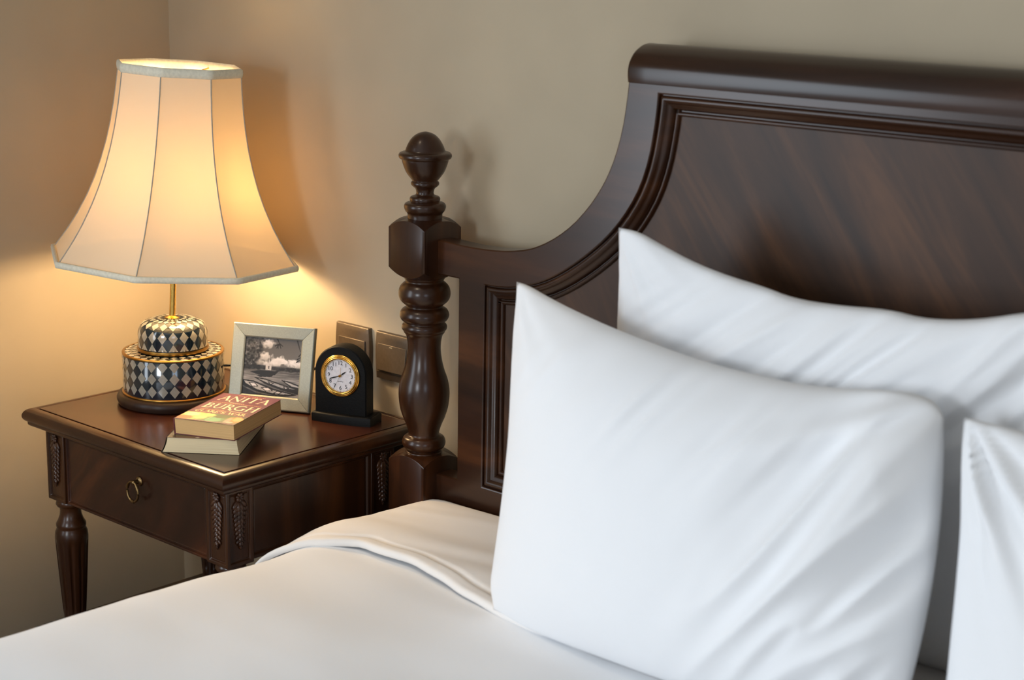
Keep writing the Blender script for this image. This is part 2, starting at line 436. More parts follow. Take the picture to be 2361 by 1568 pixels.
# moulding round the panel
def offset_loop(P, d):
    n = len(P); out = []
    for i in range(n):
        a, b, c = Vector(P[i-1]), Vector(P[i]), Vector(P[(i+1) % n])
        e1 = (b-a).normalized(); e2 = (c-b).normalized()
        n1 = Vector((e1.y, -e1.x)); n2 = Vector((e2.y, -e2.x)); m = (n1+n2)
        if m.length < 1e-6: m = n1
        m.normalize(); k = max(.5, m.dot(n1)); out.append(tuple(b+m*(d/k)))
    return out
mprof = [(-.001, -.070), (-.0005, -.088), (.0008, -.0835), (.002, -.0835)] + chaikin([(.002, -.0835), (.0035, -.0885), (.008, -.0895), (.0115, -.0865), (.0135, -.0835), (.019, -.081), (.0215, -.0765)], 2) + \
        [(.0222, -.074), (.0235, -.074)] + chaikin([(.0235, -.074), (.0245, -.0785), (.0285, -.0785), (.0305, -.0745)], 1) + [(.031, -.068)]
V, F = [], []; nl = len(inl)
for o, y in mprof:
    V += [(x, y, z) for x, z in offset_loop(inl, o)]
for i in range(len(mprof)-1):
    for k in range(nl): F.append((i*nl+k, i*nl+(k+1) % nl, (i+1)*nl+(k+1) % nl, (i+1)*nl+k))
mk('panel_moulding', V, F, WOOD_X, head, 45, BO)
pl = offset_loop(inl, .012)
fill_holes([pl], -.0725, -.060, 'panel', WOOD_PANEL, head, BO)
# rolled top rail
rp = [(-.0905, 1.282), (-.0925, 1.292), (-.0925, 1.303), (-.0905, 1.311), (-.086, 1.319), (-.079, 1.327), (-.069, 1.333), (-.057, 1.338), (-.044, 1.3395), (-.032, 1.337), (-.022, 1.331), (-.016, 1.321), (-.015, 1.310), (-.019, 1.300), (-.028, 1.293), (-.04, 1.288), (-.054, 1.282)]
rp = chaikin(rp, 1, True)
V, F = [], []
xs = [1.2265, 1.2275, 1.230] + list(np.linspace(1.26, 2*XC-1.26, 12)) + [2*XC-1.230, 2*XC-1.2275, 2*XC-1.2265]
for x in xs:
    k = .955 if abs(x-XC) > XC-1.227 else (.985 if abs(x-XC) > XC-1.229 else 1)
    V += [(x, -.055+(y+.055)*k, 1.310+(z-1.310)*k) for y, z in rp]
n = len(rp)
for i in range(len(xs)-1):
    for k in range(n): F.append((i*n+k, i*n+(k+1) % n, (i+1)*n+(k+1) % n, (i+1)*n+k))
F.append(tuple(range(n))); F.append(tuple((len(xs)-1)*n+k for k in range(n)))
mk('rolled_top_rail', V, F, WOOD_X, bed, 50, BO)
# posts
up = [(.0286,1.030),(.0286,1.0395),(.0292,1.0415),(.0325,1.045),(.0345,1.0505),(.0345,1.0545),(.0325,1.0578),(.0285,1.0595),(.024,1.0602),(.0248,1.0625),(.0253,1.0655),(.0240,1.0685),(.0193,1.0702),(.0155,1.0715),(.0143,1.0745),(.0148,1.079),(.0164,1.0825),(.0205,1.0855),(.0232,1.0885),(.0233,1.0912),(.0222,1.0935),(.0205,1.0948),(.0225,1.0968),(.027,1.1025),(.0315,1.109),(.0343,1.1155),(.0375,1.1245),(.0384,1.1290),(.0384,1.1300),(.0418,1.1310),(.0438,1.1345),(.0434,1.1385),(.0405,1.1412),(.0345,1.1425),(.0325,1.1440),(.0306,1.1500),(.027,1.1575),(.0225,1.1640),(.0165,1.1696),(.009,1.1732),(.003,1.1746),(.0005,1.1748)]
lo = [(.031,.629),(.0317,.6335),(.031,.6362),(.0273,.637),(.0275,.6385),(.034,.6415),(.0368,.6475),(.0368,.653),(.0345,.6590),(.031,.6615),(.0265,.663),(.0256,.666),(.0268,.672),(.0302,.682),(.036,.6955),(.0405,.710),(.0428,.7260),(.0431,.7400),(.0415,.753),(.0378,.7660),(.034,.7760),(.030,.7915),(.0278,.808),(.0276,.818),(.0286,.828),(.0305,.8370),(.0345,.8415),(.0345,.8435),(.0378,.8470),(.0380,.8515),(.0367,.8550),(.0338,.8575),(.0338,.859),(.0385,.8625),(.0412,.8680),(.0412,.8735),(.0385,.8795),(.0338,.8830),(.0302,.8848),(.0302,.8870),(.0330,.8888),(.0400,.8950),(.0432,.9025),(.0434,.9100),(.0412,.9185),(.0360,.9245),(.0318,.9275),(.0318,.930),(.0345,.9335),(.0352,.936),(.0347,.941)]
def block(c, s, z0, z1, d, r0, r1):
    h = s/2; per = []
    N = 12
    for sd in range(4):
        for k in range(N):
            t = -1+2*k/N
            p = [(t*h, -h), (h, t*h), (-t*h, h), (-h, -t*h)][sd]; per.append(p)
    n = len(per); V, F = [], []
    def dz(p): return d*((math.hypot(*p)-h)/(h*(math.sqrt(2)-1)))**1.15 if math.hypot(*p) > h else 0
    def ring_(f): V.extend([(c[0]+x, c[1]+y, z) for x, y, z in (f(p) for p in per)])
    if r0: 
        ring_(lambda p: (p[0]*r0/math.hypot(*p), p[1]*r0/math.hypot(*p), z0-.004))
        ring_(lambda p: (p[0]*.985, p[1]*.985, z0+dz(p)))
        ring_(lambda p: (p[0], p[1], z0+dz(p)+.0015))
    else: ring_(lambda p: (p[0], p[1], z0))
    ring_(lambda p: (p[0], p[1], z1-dz(p)-.0015))
    ring_(lambda p: (p[0]*.985, p[1]*.985, z1-dz(p)))
    ring_(lambda p: (p[0]*r1/math.hypot(*p), p[1]*r1/math.hypot(*p), z1+.0012))
    m = len(V)//n
    for i in range(m-1):
        for k in range(n): F.append((i*n+k, i*n+(k+1) % n, (i+1)*n+(k+1) % n, (i+1)*n+k))
    F.append(tuple(range(n))); F.append(tuple((m-1)*n+k for k in range(n)))
    return V, F
for sx in (0, 1):
    c = (.801, -.078) if not sx else (2*XC-.801, -.078)
    V, F = block(c, .084, 0, .633, .0115, 0, .032)
    post = mk('bed_post', V, F, WOOD_Z, bed, 30, BO)
    V, F = lathe(chaikin(lo, 1), 64, c); mk('turned_shaft', V, F, WOOD_Z, post, 60, BO)
    V, F = block(c, .084, .938, 1.032, .0125, .034, .029); mk('post_block', V, F, WOOD_Z, post, 30, BO)
    V, F = lathe(chaikin(up, 1), 64, c); mk('finial', V, F, WOOD_Z, post, 60, BO)
# side rails, foot and mattress beneath the bedding
for x in (.825, 2*XC-.855):
    V, F = box((x, -2.15, .22), (x+.03, -.12, .34)); mk('side_rail', V, F, WOOD_X, bed, 40, BO)
for x in (.80, 2*XC-.88):
    V, F = box((x, -2.20, 0), (x+.08, -2.12, .36)); mk('foot_post', V, F, WOOD_Z, bed, 40, BO, bevel=.004)
def soft_box(a, b, r, mat, name, parent, org):
    V, F = box(a, b); o = mk(name, V, F, mat, parent, 0, org); m = o.modifiers.new('b', 'BEVEL'); m.width = r; m.segments = 5
    for p in o.data.polygons: p.use_smooth = True
    return o
soft_box((.86, -2.12, .24), (2*XC-.86, -.10, .50), .05, COTTON, 'mattress', bed, BO)

# duvet ----------------------------------------------------------
def nz(x, y, z=0, s=1.0): return noise.noise(Vector((x*s, y*s, z)))
def duvet_section(lift=0, hang=.26, xl=.795):
    """cross-section from the left hang over the top to the right hang: (x, z)"""
    rr = .105; zt = .556+lift; P = []
    for k in range(8): P.append((xl-lift*.6-.008*math.sin(k*.6), hang+(zt-rr*.62-hang)*k/8))
    for k in range(13):
        a = math.pi/2*k/12; P.append((xl-lift*.6+rr*(1-math.cos(a)), zt-rr*.62+rr*.62*math.sin(a)))
    n = 64
    for k in range(1, n+1):
        x = xl+rr+(XC-xl-rr)*k/n; P.append((x, zt))
    return P+[(2*XC-x, z) for x, z in reversed(P[:-1])]
def duv_dz(x, y):
    return .006*nz(x, y, 1.3, 3.2)+.003*nz(x, y, 7.1, 9)-.012*max(0, (1.0-x))*0
sec = duvet_section()
ys = np.linspace(-.30, -2.18, 150)
V, F = [], []; n = len(sec)
for y in ys:
    for i, (x, z) in enumerate(sec):
        w = .012*math.exp(-((y+.40)/.05)**2)*0
        dx = .007*nz(x*0+z*2, y, 3.3, 4)*(1 if x < 1.0 else 0)
        V.append((x+dx, y, z+(duv_dz(x, y) if z > .45 else 0)-.010*0+.014*max(0, min(1, (-y-.45)/.25))*(1 if z > .45 else 0)))
for i in range(len(ys)-1):
    for k in range(n-1): F.append((i*n+k, i*n+k+1, (i+1)*n+k+1, (i+1)*n+k))
DO = (XC, -1.1, .25)
duvet = thing('duvet', 'white cotton duvet spread over the bed, its top folded back below the pillows', 'duvet', DO)
o = mk('duvet_cover', V, F, COTTON, duvet, 180, DO)
m = o.modifiers.new('s', 'SOLIDIFY'); m.thickness = .02; m.offset = -1
def fold_y(x):
    t = max(0, min(1, (x-1.02)/.30)); base = -.338-.050*t*t*(3-2*t)
    e_ = max(0, .93-x); return base-1.2*e_*e_-.55*e_+.004*nz(x, 2, 0, 14)
sec2 = duvet_section(.010, .33, .792)
vs_ = list(np.linspace(0, 1, 70))
V, F = [], []; n = len(sec2)
for t in vs_:
    for x, z in sec2:
        yf = fold_y(x if x < XC else 2*XC-x); zz = z
        y = -.105+(yf+.105)*min(1, t/.93)
        d = y-yf
        rr = .0065
        if t > .93:
            a = (t-.93)/.07*math.pi; y = yf-rr*math.sin(a)*.8; zoff = -rr*(1-math.cos(a))
        else: zoff = 0
        hem = -.004*math.exp(-((d-.021)/.0035)**2)
        wr = .0045*nz(x*1.3+y*.9, y*9-x*2.2, 5, 1.6)+.003*nz(x*2.2, y*20-x*5, 2, 1.2)
        top = 1 if z > .47 else 0
        bulge = .010*math.exp(-((y+.30)/.09)**2)*top + .008*math.exp(-((y+.12)/.08)**2)*top*(1 if x < 1.25 else 0)
        pk = -.010*nz(y*14, z*3, 8, 1)*(1 if x < .84 else 0)*max(0, 1-d/.12)
        V.append((x+pk-.012*math.exp(-((y+.31)/.10)**2)*(1 if x < .87 else 0), y, zz+zoff+hem+wr*top+bulge))
for i in range(len(vs_)-1):
    for k in range(n-1): F.append((i*n+k, i*n+k+1, (i+1)*n+k+1, (i+1)*n+k))
o = mk('folded_back_edge', V, F, SHEET, duvet, 180, DO)
m = o.modifiers.new('s', 'SOLIDIFY'); m.thickness = .006; m.offset = -1

# pillows --------------------------------------------------------
def resample(P, n):
    P = [Vector(p) for p in chaikin(P, 2)]; d = [0]
    for a, b in zip(P, P[1:]): d.append(d[-1]+(b-a).length)
    out = []
    for k in range(n):
        t = d[-1]*k/(n-1); i = 0
        while i < len(d)-2 and d[i+1] < t: i += 1
        f = 0 if d[i+1] == d[i] else (t-d[i])/(d[i+1]-d[i]); out.append(P[i].lerp(P[i+1], f))
    return out
def pillow(name, label, top, bottom, left, right, yplane, tf, tb, folds, seed, ear=None):
    """top, bottom: left to right; left, right: bottom to top; all (x, z) seam outlines in the leaning plane y = yplane(z)"""
    NU, NV = 120, 90
    T, B, Lf, Rt = resample(top, NU), resample(bottom, NU), resample(left, NV), resample(right, NV)
    def coons(i, j):
        u, v = i/(NU-1), j/(NV-1)
        return ((1-v)*B[i]+v*T[i]+(1-u)*Lf[j]+u*Rt[j]-((1-u)*(1-v)*B[0]+u*(1-v)*B[-1]+(1-u)*v*T[0]+u*v*T[-1]))
    V, F = [], []; idx = {}
    for side in (0, 1):
        for j in range(NV):
            for i in range(NU):
                edge_ = i in (0, NU-1) or j in (0, NV-1)
                if side and edge_: idx[1, i, j] = idx[0, i, j]; continue
                p = coons(i, j); u, v = 2*i/(NU-1)-1, 2*j/(NV-1)-1
                t = ((1-abs(u)**2.4)*(1-abs(v)**2.2)); t = max(t, 0)**.55
                y = yplane(p.x, p.y)
                if side == 0:
                    edgew = t*(1-.35*t)
                    f = folds(u, v, seed) if folds else 0
                    y = y-tf*t-f*min(1, t*2.2)-.0012*nz(p.x*20, p.y*20, seed)*t
                else: y = y+tb*t
                idx[side, i, j] = len(V); V.append((p.x, y, p.y))
    for side in (0, 1):
        for j in range(NV-1):
            for i in range(NU-1):
                q = (idx[side, i, j], idx[side, i+1, j], idx[side, i+1, j+1], idx[side, i, j+1])
                F.append(q if side == 0 else q[::-1])
    xs_ = [v[0] for v in V]; zs_ = [v[2] for v in V]; ys_ = [v[1] for v in V]
    org = ((min(xs_)+max(xs_))/2, (min(ys_)+max(ys_))/2, min(zs_))
    o = mk(name, V, F, COTTON, None, 180, org); o.location = org
    tag(o, label, 'pillow')
    return o
def ridge(s, w): return math.exp(-(s/w)**2)
def creases(u, v, seed, cu, cv, n=9, spread=1.4, reach=.75, amp=.006, a0=0):
    """gathers fanning out of the corner (cu, cv)"""
    dx, dy = (u-cu)*1.35, v-cv; r = math.hypot(dx, dy)+1e-5; th = math.atan2(dy, dx)
    w = math.exp(-(r/reach)**2)*min(1, r/.12)
    return amp*w*(.6*math.sin(th*n+a0+1.7*nz(r*2.5, th*2, seed))+.8*nz(th*n*.55, r*1.2, seed+3))
def diag(u, v, du, dv, period, seed, amp, cu, cv, ru, rv):
    s = (u*dv-v*du)/period; l = u*du+v*dv
    w = math.exp(-((u-cu)/ru)**2-((v-cv)/rv)**2)
    q = nz(s*1.0+seed, l*.42, seed); r_ = nz(s*1.7+seed, l*.5, seed+9)
    return amp*w*(1.3*q+.9*(.28-abs(r_))*2)
def folds1(u, v, s):
    f = creases(u, v, s, 1.02, 1.05, 11, reach=.9, amp=.014)+creases(u, v, s+2, -1.05, 1.05, 12, reach=.45, amp=.005)+creases(u, v, s+4, 1, -1, 9, reach=.5, amp=.005)
    f += diag(u, v, .42, .91, .30, s+5, .050, .72, .0, .40, .85)
    f += diag(u, v, .45, .89, .17, s+8, .007, .1, .72, .9, .32)
    f += .018*nz(u*.9, v*.9, s+11)
    return f
def folds2(u, v, s):
    f = creases(u, v, s, -1.02, 1.02, 13, reach=.5, amp=.008)+creases(u, v, s+2, 1, 1, 12, reach=.6, amp=.008)
    f += diag(u, v, .6, .8, .12, s+5, .009, .1, .7, 1.0, .45)+diag(u, v, .7, .7, .2, s+7, .012, .8, .5, .4, .5)
    return f+.012*nz(u*1.2, v*1.2, s+11)
def folds3(u, v, s):
    f = creases(u, v, s, -1.0, 1.05, 15, reach=.9, amp=.024)+creases(u, v, s+1, -1.0, -1, 9, reach=.6, amp=.006)
    return f+.01*nz(u*1.2, v*1.2, s+11)
pl1 = lambda x, z: -.30+(z-1.0)*.2
pillow('pillow', 'white pillow in front of the other leaning pillow, its left corner below the headboard curve',
       [(1.204,1.016),(1.225,1.015),(1.27,1.003),(1.328,.991),(1.398,.979),(1.523,.964),(1.604,.961),(1.688,.961),(1.748,.968),(1.805,.977),(1.845,.979),(1.868,.974),(1.880,.958)],
       [(1.252,.566),(1.337,.556),(1.46,.558),(1.568,.56),(1.70,.562),(1.885,.575)],
       [(1.252,.566),(1.240,.60),(1.243,.64),(1.245,.72),(1.238,.81),(1.226,.893),(1.213,.963),(1.204,1.016)],
       [(1.885,.575),(1.897,.661),(1.900,.72),(1.900,.78),(1.896,.845),(1.890,.893),(1.884,.932),(1.880,.958)],
       pl1, .085, .07, folds1, 3.0)
def pl2(x, z):
    return -.205-(z-1.0)*.2-.008*math.exp(-((x-1.33)/.07)**2-((z-1.09)/.08)**2)
pillow('pillow', 'white pillow at the back leaning against the headboard, partly hidden by the front pillow',
       [(1.333,1.102),(1.367,1.101),(1.402,1.086),(1.451,1.069),(1.507,1.058),(1.561,1.052),(1.607,1.043),(1.672,1.044),(1.746,1.051),(1.794,1.047),(1.84,1.053),(1.88,1.062),(1.924,1.076),(1.98,1.09),(2.005,1.088)],
       [(1.32,.575),(1.45,.562),(1.65,.562),(1.85,.562),(2.0,.575)],
       [(1.32,.575),(1.305,.70),(1.303,.86),(1.307,.942),(1.315,.989),(1.326,1.041),(1.333,1.102)],
       [(2.0,.575),(2.0,.7),(1.99,.85),(1.995,1.0),(2.005,1.088)],
       pl2, .070, .045, folds2, 21.0)
pillow('pillow', 'white pillow cut off at the right edge of the photo, beside the front pillow',
       [(1.909,.967),(1.93,.967),(1.97,.966),(2.10,.960),(2.30,.962),(2.50,.985),(2.585,1.0)],
       [(1.945,.566),(2.1,.56),(2.3,.56),(2.45,.56),(2.57,.57)],
       [(1.945,.566),(1.945,.672),(1.942,.715),(1.937,.779),(1.930,.851),(1.922,.89),(1.913,.927),(1.909,.967)],
       [(2.57,.57),(2.56,.7),(2.56,.85),(2.575,.95),(2.585,1.0)],
       lambda x, z: -.31+(z-1.0)*.2, .085, .07, folds3, 33.0)

# ------------------------------------------------------------------ table lamp
LO = (.296, -.217, .65)
lamp = thing('table_lamp', 'lit table lamp with cream bell shade and harlequin lacquer base', 'lamp', LO)
V, F = lathe([(.0, 0), (.095, 0), (.100, .002), (.1025, .008), (.1025, .013), (.100, .0185), (.0955, .0205), (.0, .0205)], 96, closed_bot=False, closed_top=False)
mk('wooden_base', V, F, wood('dark_base_wood', (1, 1, 1), lin(30, 19, 14), lin(44, 28, 20), lin(58, 38, 26), rough=.45, coat=.1), lamp, 45)
rD, z0, z1 = .0905, .0225, .093
dprof = [(rD, z0), (rD, z1)]
V, F = lathe([(.0, z0-.002), (rD-.0005, z0-.002), (rD, z0), (rD, z1), (rD-.0012, z1+.0015), (.0, z1+.0045)], 128, closed_bot=False, closed_top=False)
drum = mk('lower_drum', V, F, LACQUER, lamp, 40)
rC, c0, c1 = .0618, .104, .142
capprof = [(rC, c0), (rC+.0004, c0+.015), (rC, c0+.026), (rC-.002, c0+.034), (rC-.0065, c0+.041), (rC-.013, c0+.0455), (rC-.022, c0+.0485), (rC-.034, c0+.0500), (.016, c0+.0505)]
capprof = chaikin(capprof, 2)
V, F = lathe([(.0, c0-.001), (rC-.001, c0-.001)]+capprof+[(.0, c0+.0505)], 128, closed_bot=False, closed_top=False)
cap = mk('upper_cap', V, F, LACQUER, lamp, 40)
def torus(name, r, z, h, t, mat, par):
    V, F = lathe([(r-.004, z-h), (r+t*.6, z-h), (r+t, z-h*.5), (r+t, z+h*.5), (r+t*.6, z+h), (r-.004, z+h)], 128, closed_bot=False, closed_top=False)
    return mk(name, V, F, mat, par, 60)
torus('gold_rim', rD, z0-.0005, .0022, .0024, GOLDRIM, drum)
torus('gold_rim', rD-.0006, z1+.0005, .0019, .0014, GOLDRIM, drum)
V, F = lathe([(.05, z1+.0045), (rC+.0015, z1+.0045), (rC+.0025, z1+.0065), (rC+.0018, c0-.0005), (.05, c0)], 96, closed_bot=False, closed_top=False)
mk('gold_rim', V, F, GOLDRIM, cap, 60)
# inlay tiles, each its own piece; copies share the mesh
class Prof:
    def __init__(s, P):
        s.P = P; s.d = [0]
        for a, b in zip(P, P[1:]): s.d.append(s.d[-1]+math.hypot(b[0]-a[0], b[1]-a[1]))
    def at(s, t):
        t = max(0, min(s.d[-1], t)); i = 0
        while i < len(s.d)-2 and s.d[i+1] < t: i += 1
        f = (t-s.d[i])/(s.d[i+1]-s.d[i]); a, b = s.P[i], s.P[i+1]
        tx, tz = b[0]-a[0], b[1]-a[1]; ln = math.hypot(tx, tz)
        return a[0]+(b[0]-a[0])*f, a[1]+(b[1]-a[1])*f, tz/ln, -tx/ln
def tile_row(prof, sc_, hs, N, wfrac, parent, phase=0, clip=None):
    """a ring of diamond tiles around the axis, centred at arc length sc_ on the profile"""
    K = 6; V, F = [], []; ha = math.pi/N*wfrac
    for i in range(K+1):
        for j in range(K+1):
            a, b = i/K, j/K
            ds = (a+b-1)*hs; da = (a-b)*ha
            s = sc_+ds
            if clip: s = max(clip[0], min(clip[1], s))
            r, z, nr, nz_ = prof.at(s); r += nr*.0005; z += nz_*.0005
            V.append((r*math.cos(da), r*math.sin(da), z))
    for i in range(K):
        for j in range(K):
            q = i*(K+1)+j; F.append((q, q+1, q+K+2, q+K+1))
    o = mk('inlay_tile', V, F, PEARL, parent, 180); o.rotation_euler.z = phase
    for k in range(1, N):
        c = o.copy(); COL.objects.link(c); c.parent = parent; c.rotation_euler.z = phase+2*math.pi*k/N
P1 = Prof([(rD, z0), (rD, z1)]); ph = R(-36)
tile_row(P1, .0158, .0110, 28, .87, drum, ph); tile_row(P1, .0390, .0110, 28, .87, drum, ph)
tile_row(P1, .0615, .0110, 28, .87, drum, ph, (0, .0688))
P2 = Prof([(rD-.0012, z1+.0015), (rD*.5, z1+.0031)])
tile_row(P2, .0075, .0062, 28, .87, drum, ph, (.0005, .05)); tile_row(P2, .0205, .0062, 28, .87, drum, ph)
P3 = Prof(capprof)
tile_row(P3, .0008, .0135, 20, .87, cap, ph, (.001, .1)); tile_row(P3, .0255, .0110, 20, .87, cap, ph)
tile_row(P3, .0470, .0088, 20, .87, cap, ph); tile_row(P3, .0640, .0068, 20, .87, cap, ph); tile_row(P3, .0760, .0045, 20, .87, cap, ph)
# pole and shade lean slightly
ax = Vector((-.806, .592, 0))
Mlean = Matrix.Translation((0, 0, c0+.05)) @ Matrix.Rotation(R(3.2), 4, ax) @ Matrix.Translation((0, 0, -(c0+.05)))
def lean(V): return [tuple(Mlean @ Vector(v)) for v in V]
V, F = lathe([(.0, c0+.049), (.0135, c0+.049), (.0135, c0+.0515), (.010, c0+.0525), (.0055, c0+.0545), (.0052, .26), (.0, .26)], 32, closed_bot=False, closed_top=False)
mk('brass_pole', lean(V), F, BRASS, lamp, 40)
V, F = lathe([(.0, .245), (.015, .245), (.016, .25), (.016, .290), (.013, .295), (0, .295)], 24, closed_bot=False, closed_top=False)
mk('bulb_socket', lean(V), F, BRASS, lamp, 40)
ZB, ZT = .262, .602
shp = [(0, 1.0), (.05, .945), (.12, .872), (.2, .800), (.3, .724), (.4, .662), (.5, .613), (.6, .573), (.7, .543), (.8, .520), (.9, .503), (1.0, .490)]
RB = .2235; A0 = R(-30.8+22.5)
def shade_pt(t, a_frac):
    """t height 0..1, a_frac 0..8 around; straight octagon sides"""
    tt = [s[0] for s in shp]; rr_ = float(np.interp(t, tt, [s[1] for s in shp]))*RB
    k = int(math.floor(a_frac)) % 8; f = a_frac-math.floor(a_frac)
    p = [Vector((math.cos(A0+math.pi/4*q), math.sin(A0+math.pi/4*q), 0)) for q in (k, k+1)]
    v = p[0].lerp(p[1], f)*rr_
    v *= 1-.012*math.sin(math.pi*f)*math.sin(math.pi*t)
    v.z = ZB+(ZT-ZB)*t; return v
V, F = [], []; NA, NT_ = 64, 40
for i in range(NT_+1):
    for k in range(NA): V.append(tuple(shade_pt(i/NT_, k*8/NA)))
for i in range(NT_):
    for k in range(NA): F.append((i*NA+k, i*NA+(k+1) % NA, (i+1)*NA+(k+1) % NA, (i+1)*NA+k))
shade = mk('lamp_shade', lean(V), F, SHADE, lamp, 14)
for k in range(8):
    path = [shade_pt(t, k)*1.0 for t in np.linspace(.0, 1, 30)]
    path = [Vector((p.x*1.002, p.y*1.002, p.z)) for p in path]
    V, F = sweep(path, .0011); mk('shade_seam', lean(V), F, SEAM, shade, 60)
for t, h in ((0, .006), (1, .0085)):
    path = [shade_pt(t, k*8/96) for k in range(96)]
    V, F = [], []
    sg = -1 if t == 0 else 1
    secn = [(.0012, -h*.9), (.003, -h*.8), (.0042, 0), (.0035, h*.75), (.0, h*1.0), (-.003, h*.7), (-.0035, 0), (-.003, -h*.8), (-.0012, -h*.9)]
    for p in path:
        d = Vector((p.x, p.y, 0)).normalized()
        for a, b in secn: V.append((p.x+d.x*a, p.y+d.y*a, p.z+b-(.002 if t else -.002)))
    m_ = len(secn); n = len(path)
    for i in range(n):
        for k in range(m_-1):
            j = (i+1) % n; F.append((i*m_+k, i*m_+k+1, j*m_+k+1, j*m_+k))
    mk('shade_trim', lean(V), F, TRIM, shade, 60)
# fitter spokes inside the top, bulb and its light
V, F = [], []
for k in range(3):
    a = A0+k*2*math.pi/3
    V2, F2 = sweep([(0, 0, .585), (.104*math.cos(a), .104*math.sin(a), .598)], .0015); n0 = len(V); V += V2; F += [tuple(n0+i for i in f) for f in F2]
V2, F2 = lathe([(.0, .378), (.003, .378), (.003, .59), (0, .59)], 12, closed_bot=False, closed_top=False)
mk('shade_carrier', lean(V), F, BRASS, shade, 60)
bm_ = NT('bulb_glow'); bm_.t.nodes.remove(bm_.b)
em = bm_.n('ShaderNodeEmission'); em.inputs[0].default_value = (*BULB_COL, 1); em.inputs[1].default_value = 4; bm_.l(em.outputs[0], bm_.out.inputs[0])
V, F = lathe(chaikin([(.0005, .295), (.012, .297), (.014, .307), (.022, .330), (.026, .347), (.023, .365), (.012, .377), (.0005, .379)], 2), 24)
mk('light_bulb', lean(V), F, bm_.m, lamp, 60)
pt = bpy.data.lights.new('bulb_light', 'POINT'); pt.energy = BULB_POWER; pt.color = BULB_COL; pt.shadow_soft_size = .045
po = bpy.data.objects.new('bulb_light', pt); COL.objects.link(po)
po.location = Vector(LO)+(Mlean @ Vector((.008, .014, .352)))
# cord to the socket
path = [Vector(p) for p in ((.050, .070, .062), (.066, .090, .0625), (.085, .112, .060), (.105, .135, .054), (.135, .155, .05), (.175, .165, .055), (.215, .168, .075), (.243, .174, .089))]
for _ in range(2): path = [Vector(p) for p in chaikin([tuple(p) for p in path], 1)]
V, F = sweep(path, .0024); cord = mk('cord', V, F, BLACK, lamp, 60)

# ------------------------------------------------------------------ sockets and switch
def wall_plate(name, x0, z1, s=.0862):
    """plate with gently bowed sides, on the back wall"""
    pts = []
    for k in range(9): t = k/8; pts.append((x0+s*t, z1-s, 0))
    P = []
    N = 10
    for k in range(N): t = k/N; P.append((x0+s*t, z1-s))
    for k in range(N): t = k/N; P.append((x0+s+.0028*math.sin(math.pi*t), z1-s+s*t))
    for k in range(N): t = k/N; P.append((x0+s-s*t, z1))
    for k in range(N): t = k/N; P.append((x0-.0028*math.sin(math.pi*t), z1-s*t))
    cxm, czm = x0+s/2, z1-s/2; V, F = [], []
    for k, y in ((1, YB), (1, YB-.005), (.985, YB-.0078), (.94, YB-.009)):
        V += [(cxm+(x-cxm)*k, y, czm+(z-czm)*k) for x, z in P]
    n = len(P)
    for i in range(3):
        for q in range(n): F.append((i*n+q, i*n+(q+1) % n, (i+1)*n+(q+1) % n, (i+1)*n+q))
    F.append(tuple(3*n+q for q in range(n)))
    return V, F
px0, pz1 = .4885, .7948
so = (px0+.043, YB, pz1-.043)
t1 = thing('wall_socket', 'bronze grey wall socket with a plug in it, behind the black clock', 'socket', so)
V, F = wall_plate('p', px0, pz1); mk('plate', V, F, PLATE, t1, 35, so)
V, F = box((px0+.009, YB-.0115, pz1-.075), (px0+.079, YB-.008, pz1-.024)); mk('socket_insert', V, F, PLATE, t1, 35, so, bevel=.0012)
V, F = lathe(chaikin([(.0005, .0), (.014, .0), (.019, .006), (.021, .016), (.021, .032), (.0185, .038), (.0005, .040)], 1), 32)
pg = thing('power_plug', 'rounded dark plug pushed into the socket behind the clock', 'plug', (px0+.052, YB-.0115, pz1-.052))
mk('plug_body', [(v[0], -.04+v[2]*0-0*v[2]-(v[2]-.04), v[1]) for v in V] and [(v[0], -v[2], v[1]) for v in V], F, BLACK, pg, 60)
V, F = sweep([(0, -.038, 0), (.0, -.046, -.002), (-.002, -.052, -.008)], .0035); mk('cord_sleeve', V, F, BLACK, pg, 60)
sx0, sz1 = .5945, .7948
so2 = (sx0+.043, YB, sz1-.043)
t2 = thing('light_switch', 'bronze grey wall switch between the clock and the bed post', 'switch', so2)
V, F = wall_plate('p', sx0, sz1); mk('plate', V, F, PLATE, t2, 35, so2)
V = [(sx0+.006, YB-.0098, sz1-.021), (sx0+.078, YB-.0098, sz1-.021), (sx0+.078, YB-.0145, sz1-.068), (sx0+.006, YB-.0145, sz1-.068),
     (sx0+.006, YB-.008, sz1-.021), (sx0+.078, YB-.008, sz1-.021), (sx0+.078, YB-.008, sz1-.072), (sx0+.006, YB-.008, sz1-.072)]
F = [(0, 1, 2, 3), (3, 2, 6, 7), (0, 3, 7, 4), (1, 5, 6, 2), (4, 5, 1, 0)]
rock = mk('rocker', V, F, PLATE, t2, 30, so2, bevel=.0008)
V, F = box((sx0+.036, YB-.0105, sz1-.0255), (sx0+.043, YB-.0098, sz1-.0235)); mk('indicator', V, F, plain('pale_indicator', lin(168, 156, 128), .4), rock, 30, so2)
V, F = box((sx0+.004, YB-.0097, sz1-.084), (sx0+.082, YB-.0085, sz1-.0725)); mk('name_strip', V, F, PLATE_D, t2, 30, so2)

# ------------------------------------------------------------------ picture frame
FBL, ang = (.400, -.179, .65), math.atan2(.071, .140)
FW, FH, FT, FM = .157, .1515, .012, .0242
def frame_axes(org, ang, tilt):
    M = Matrix.Translation(org) @ Matrix.Rotation(ang, 4, 'Z') @ Matrix.Rotation(R(-tilt), 4, 'X')
    return M
frame = thing('picture_frame', 'square silver picture frame with a black and white boat photo', 'picture frame', FBL)
frame.matrix_world = frame_axes((FBL[0], FBL[1], FBL[2]), ang, 13.7)
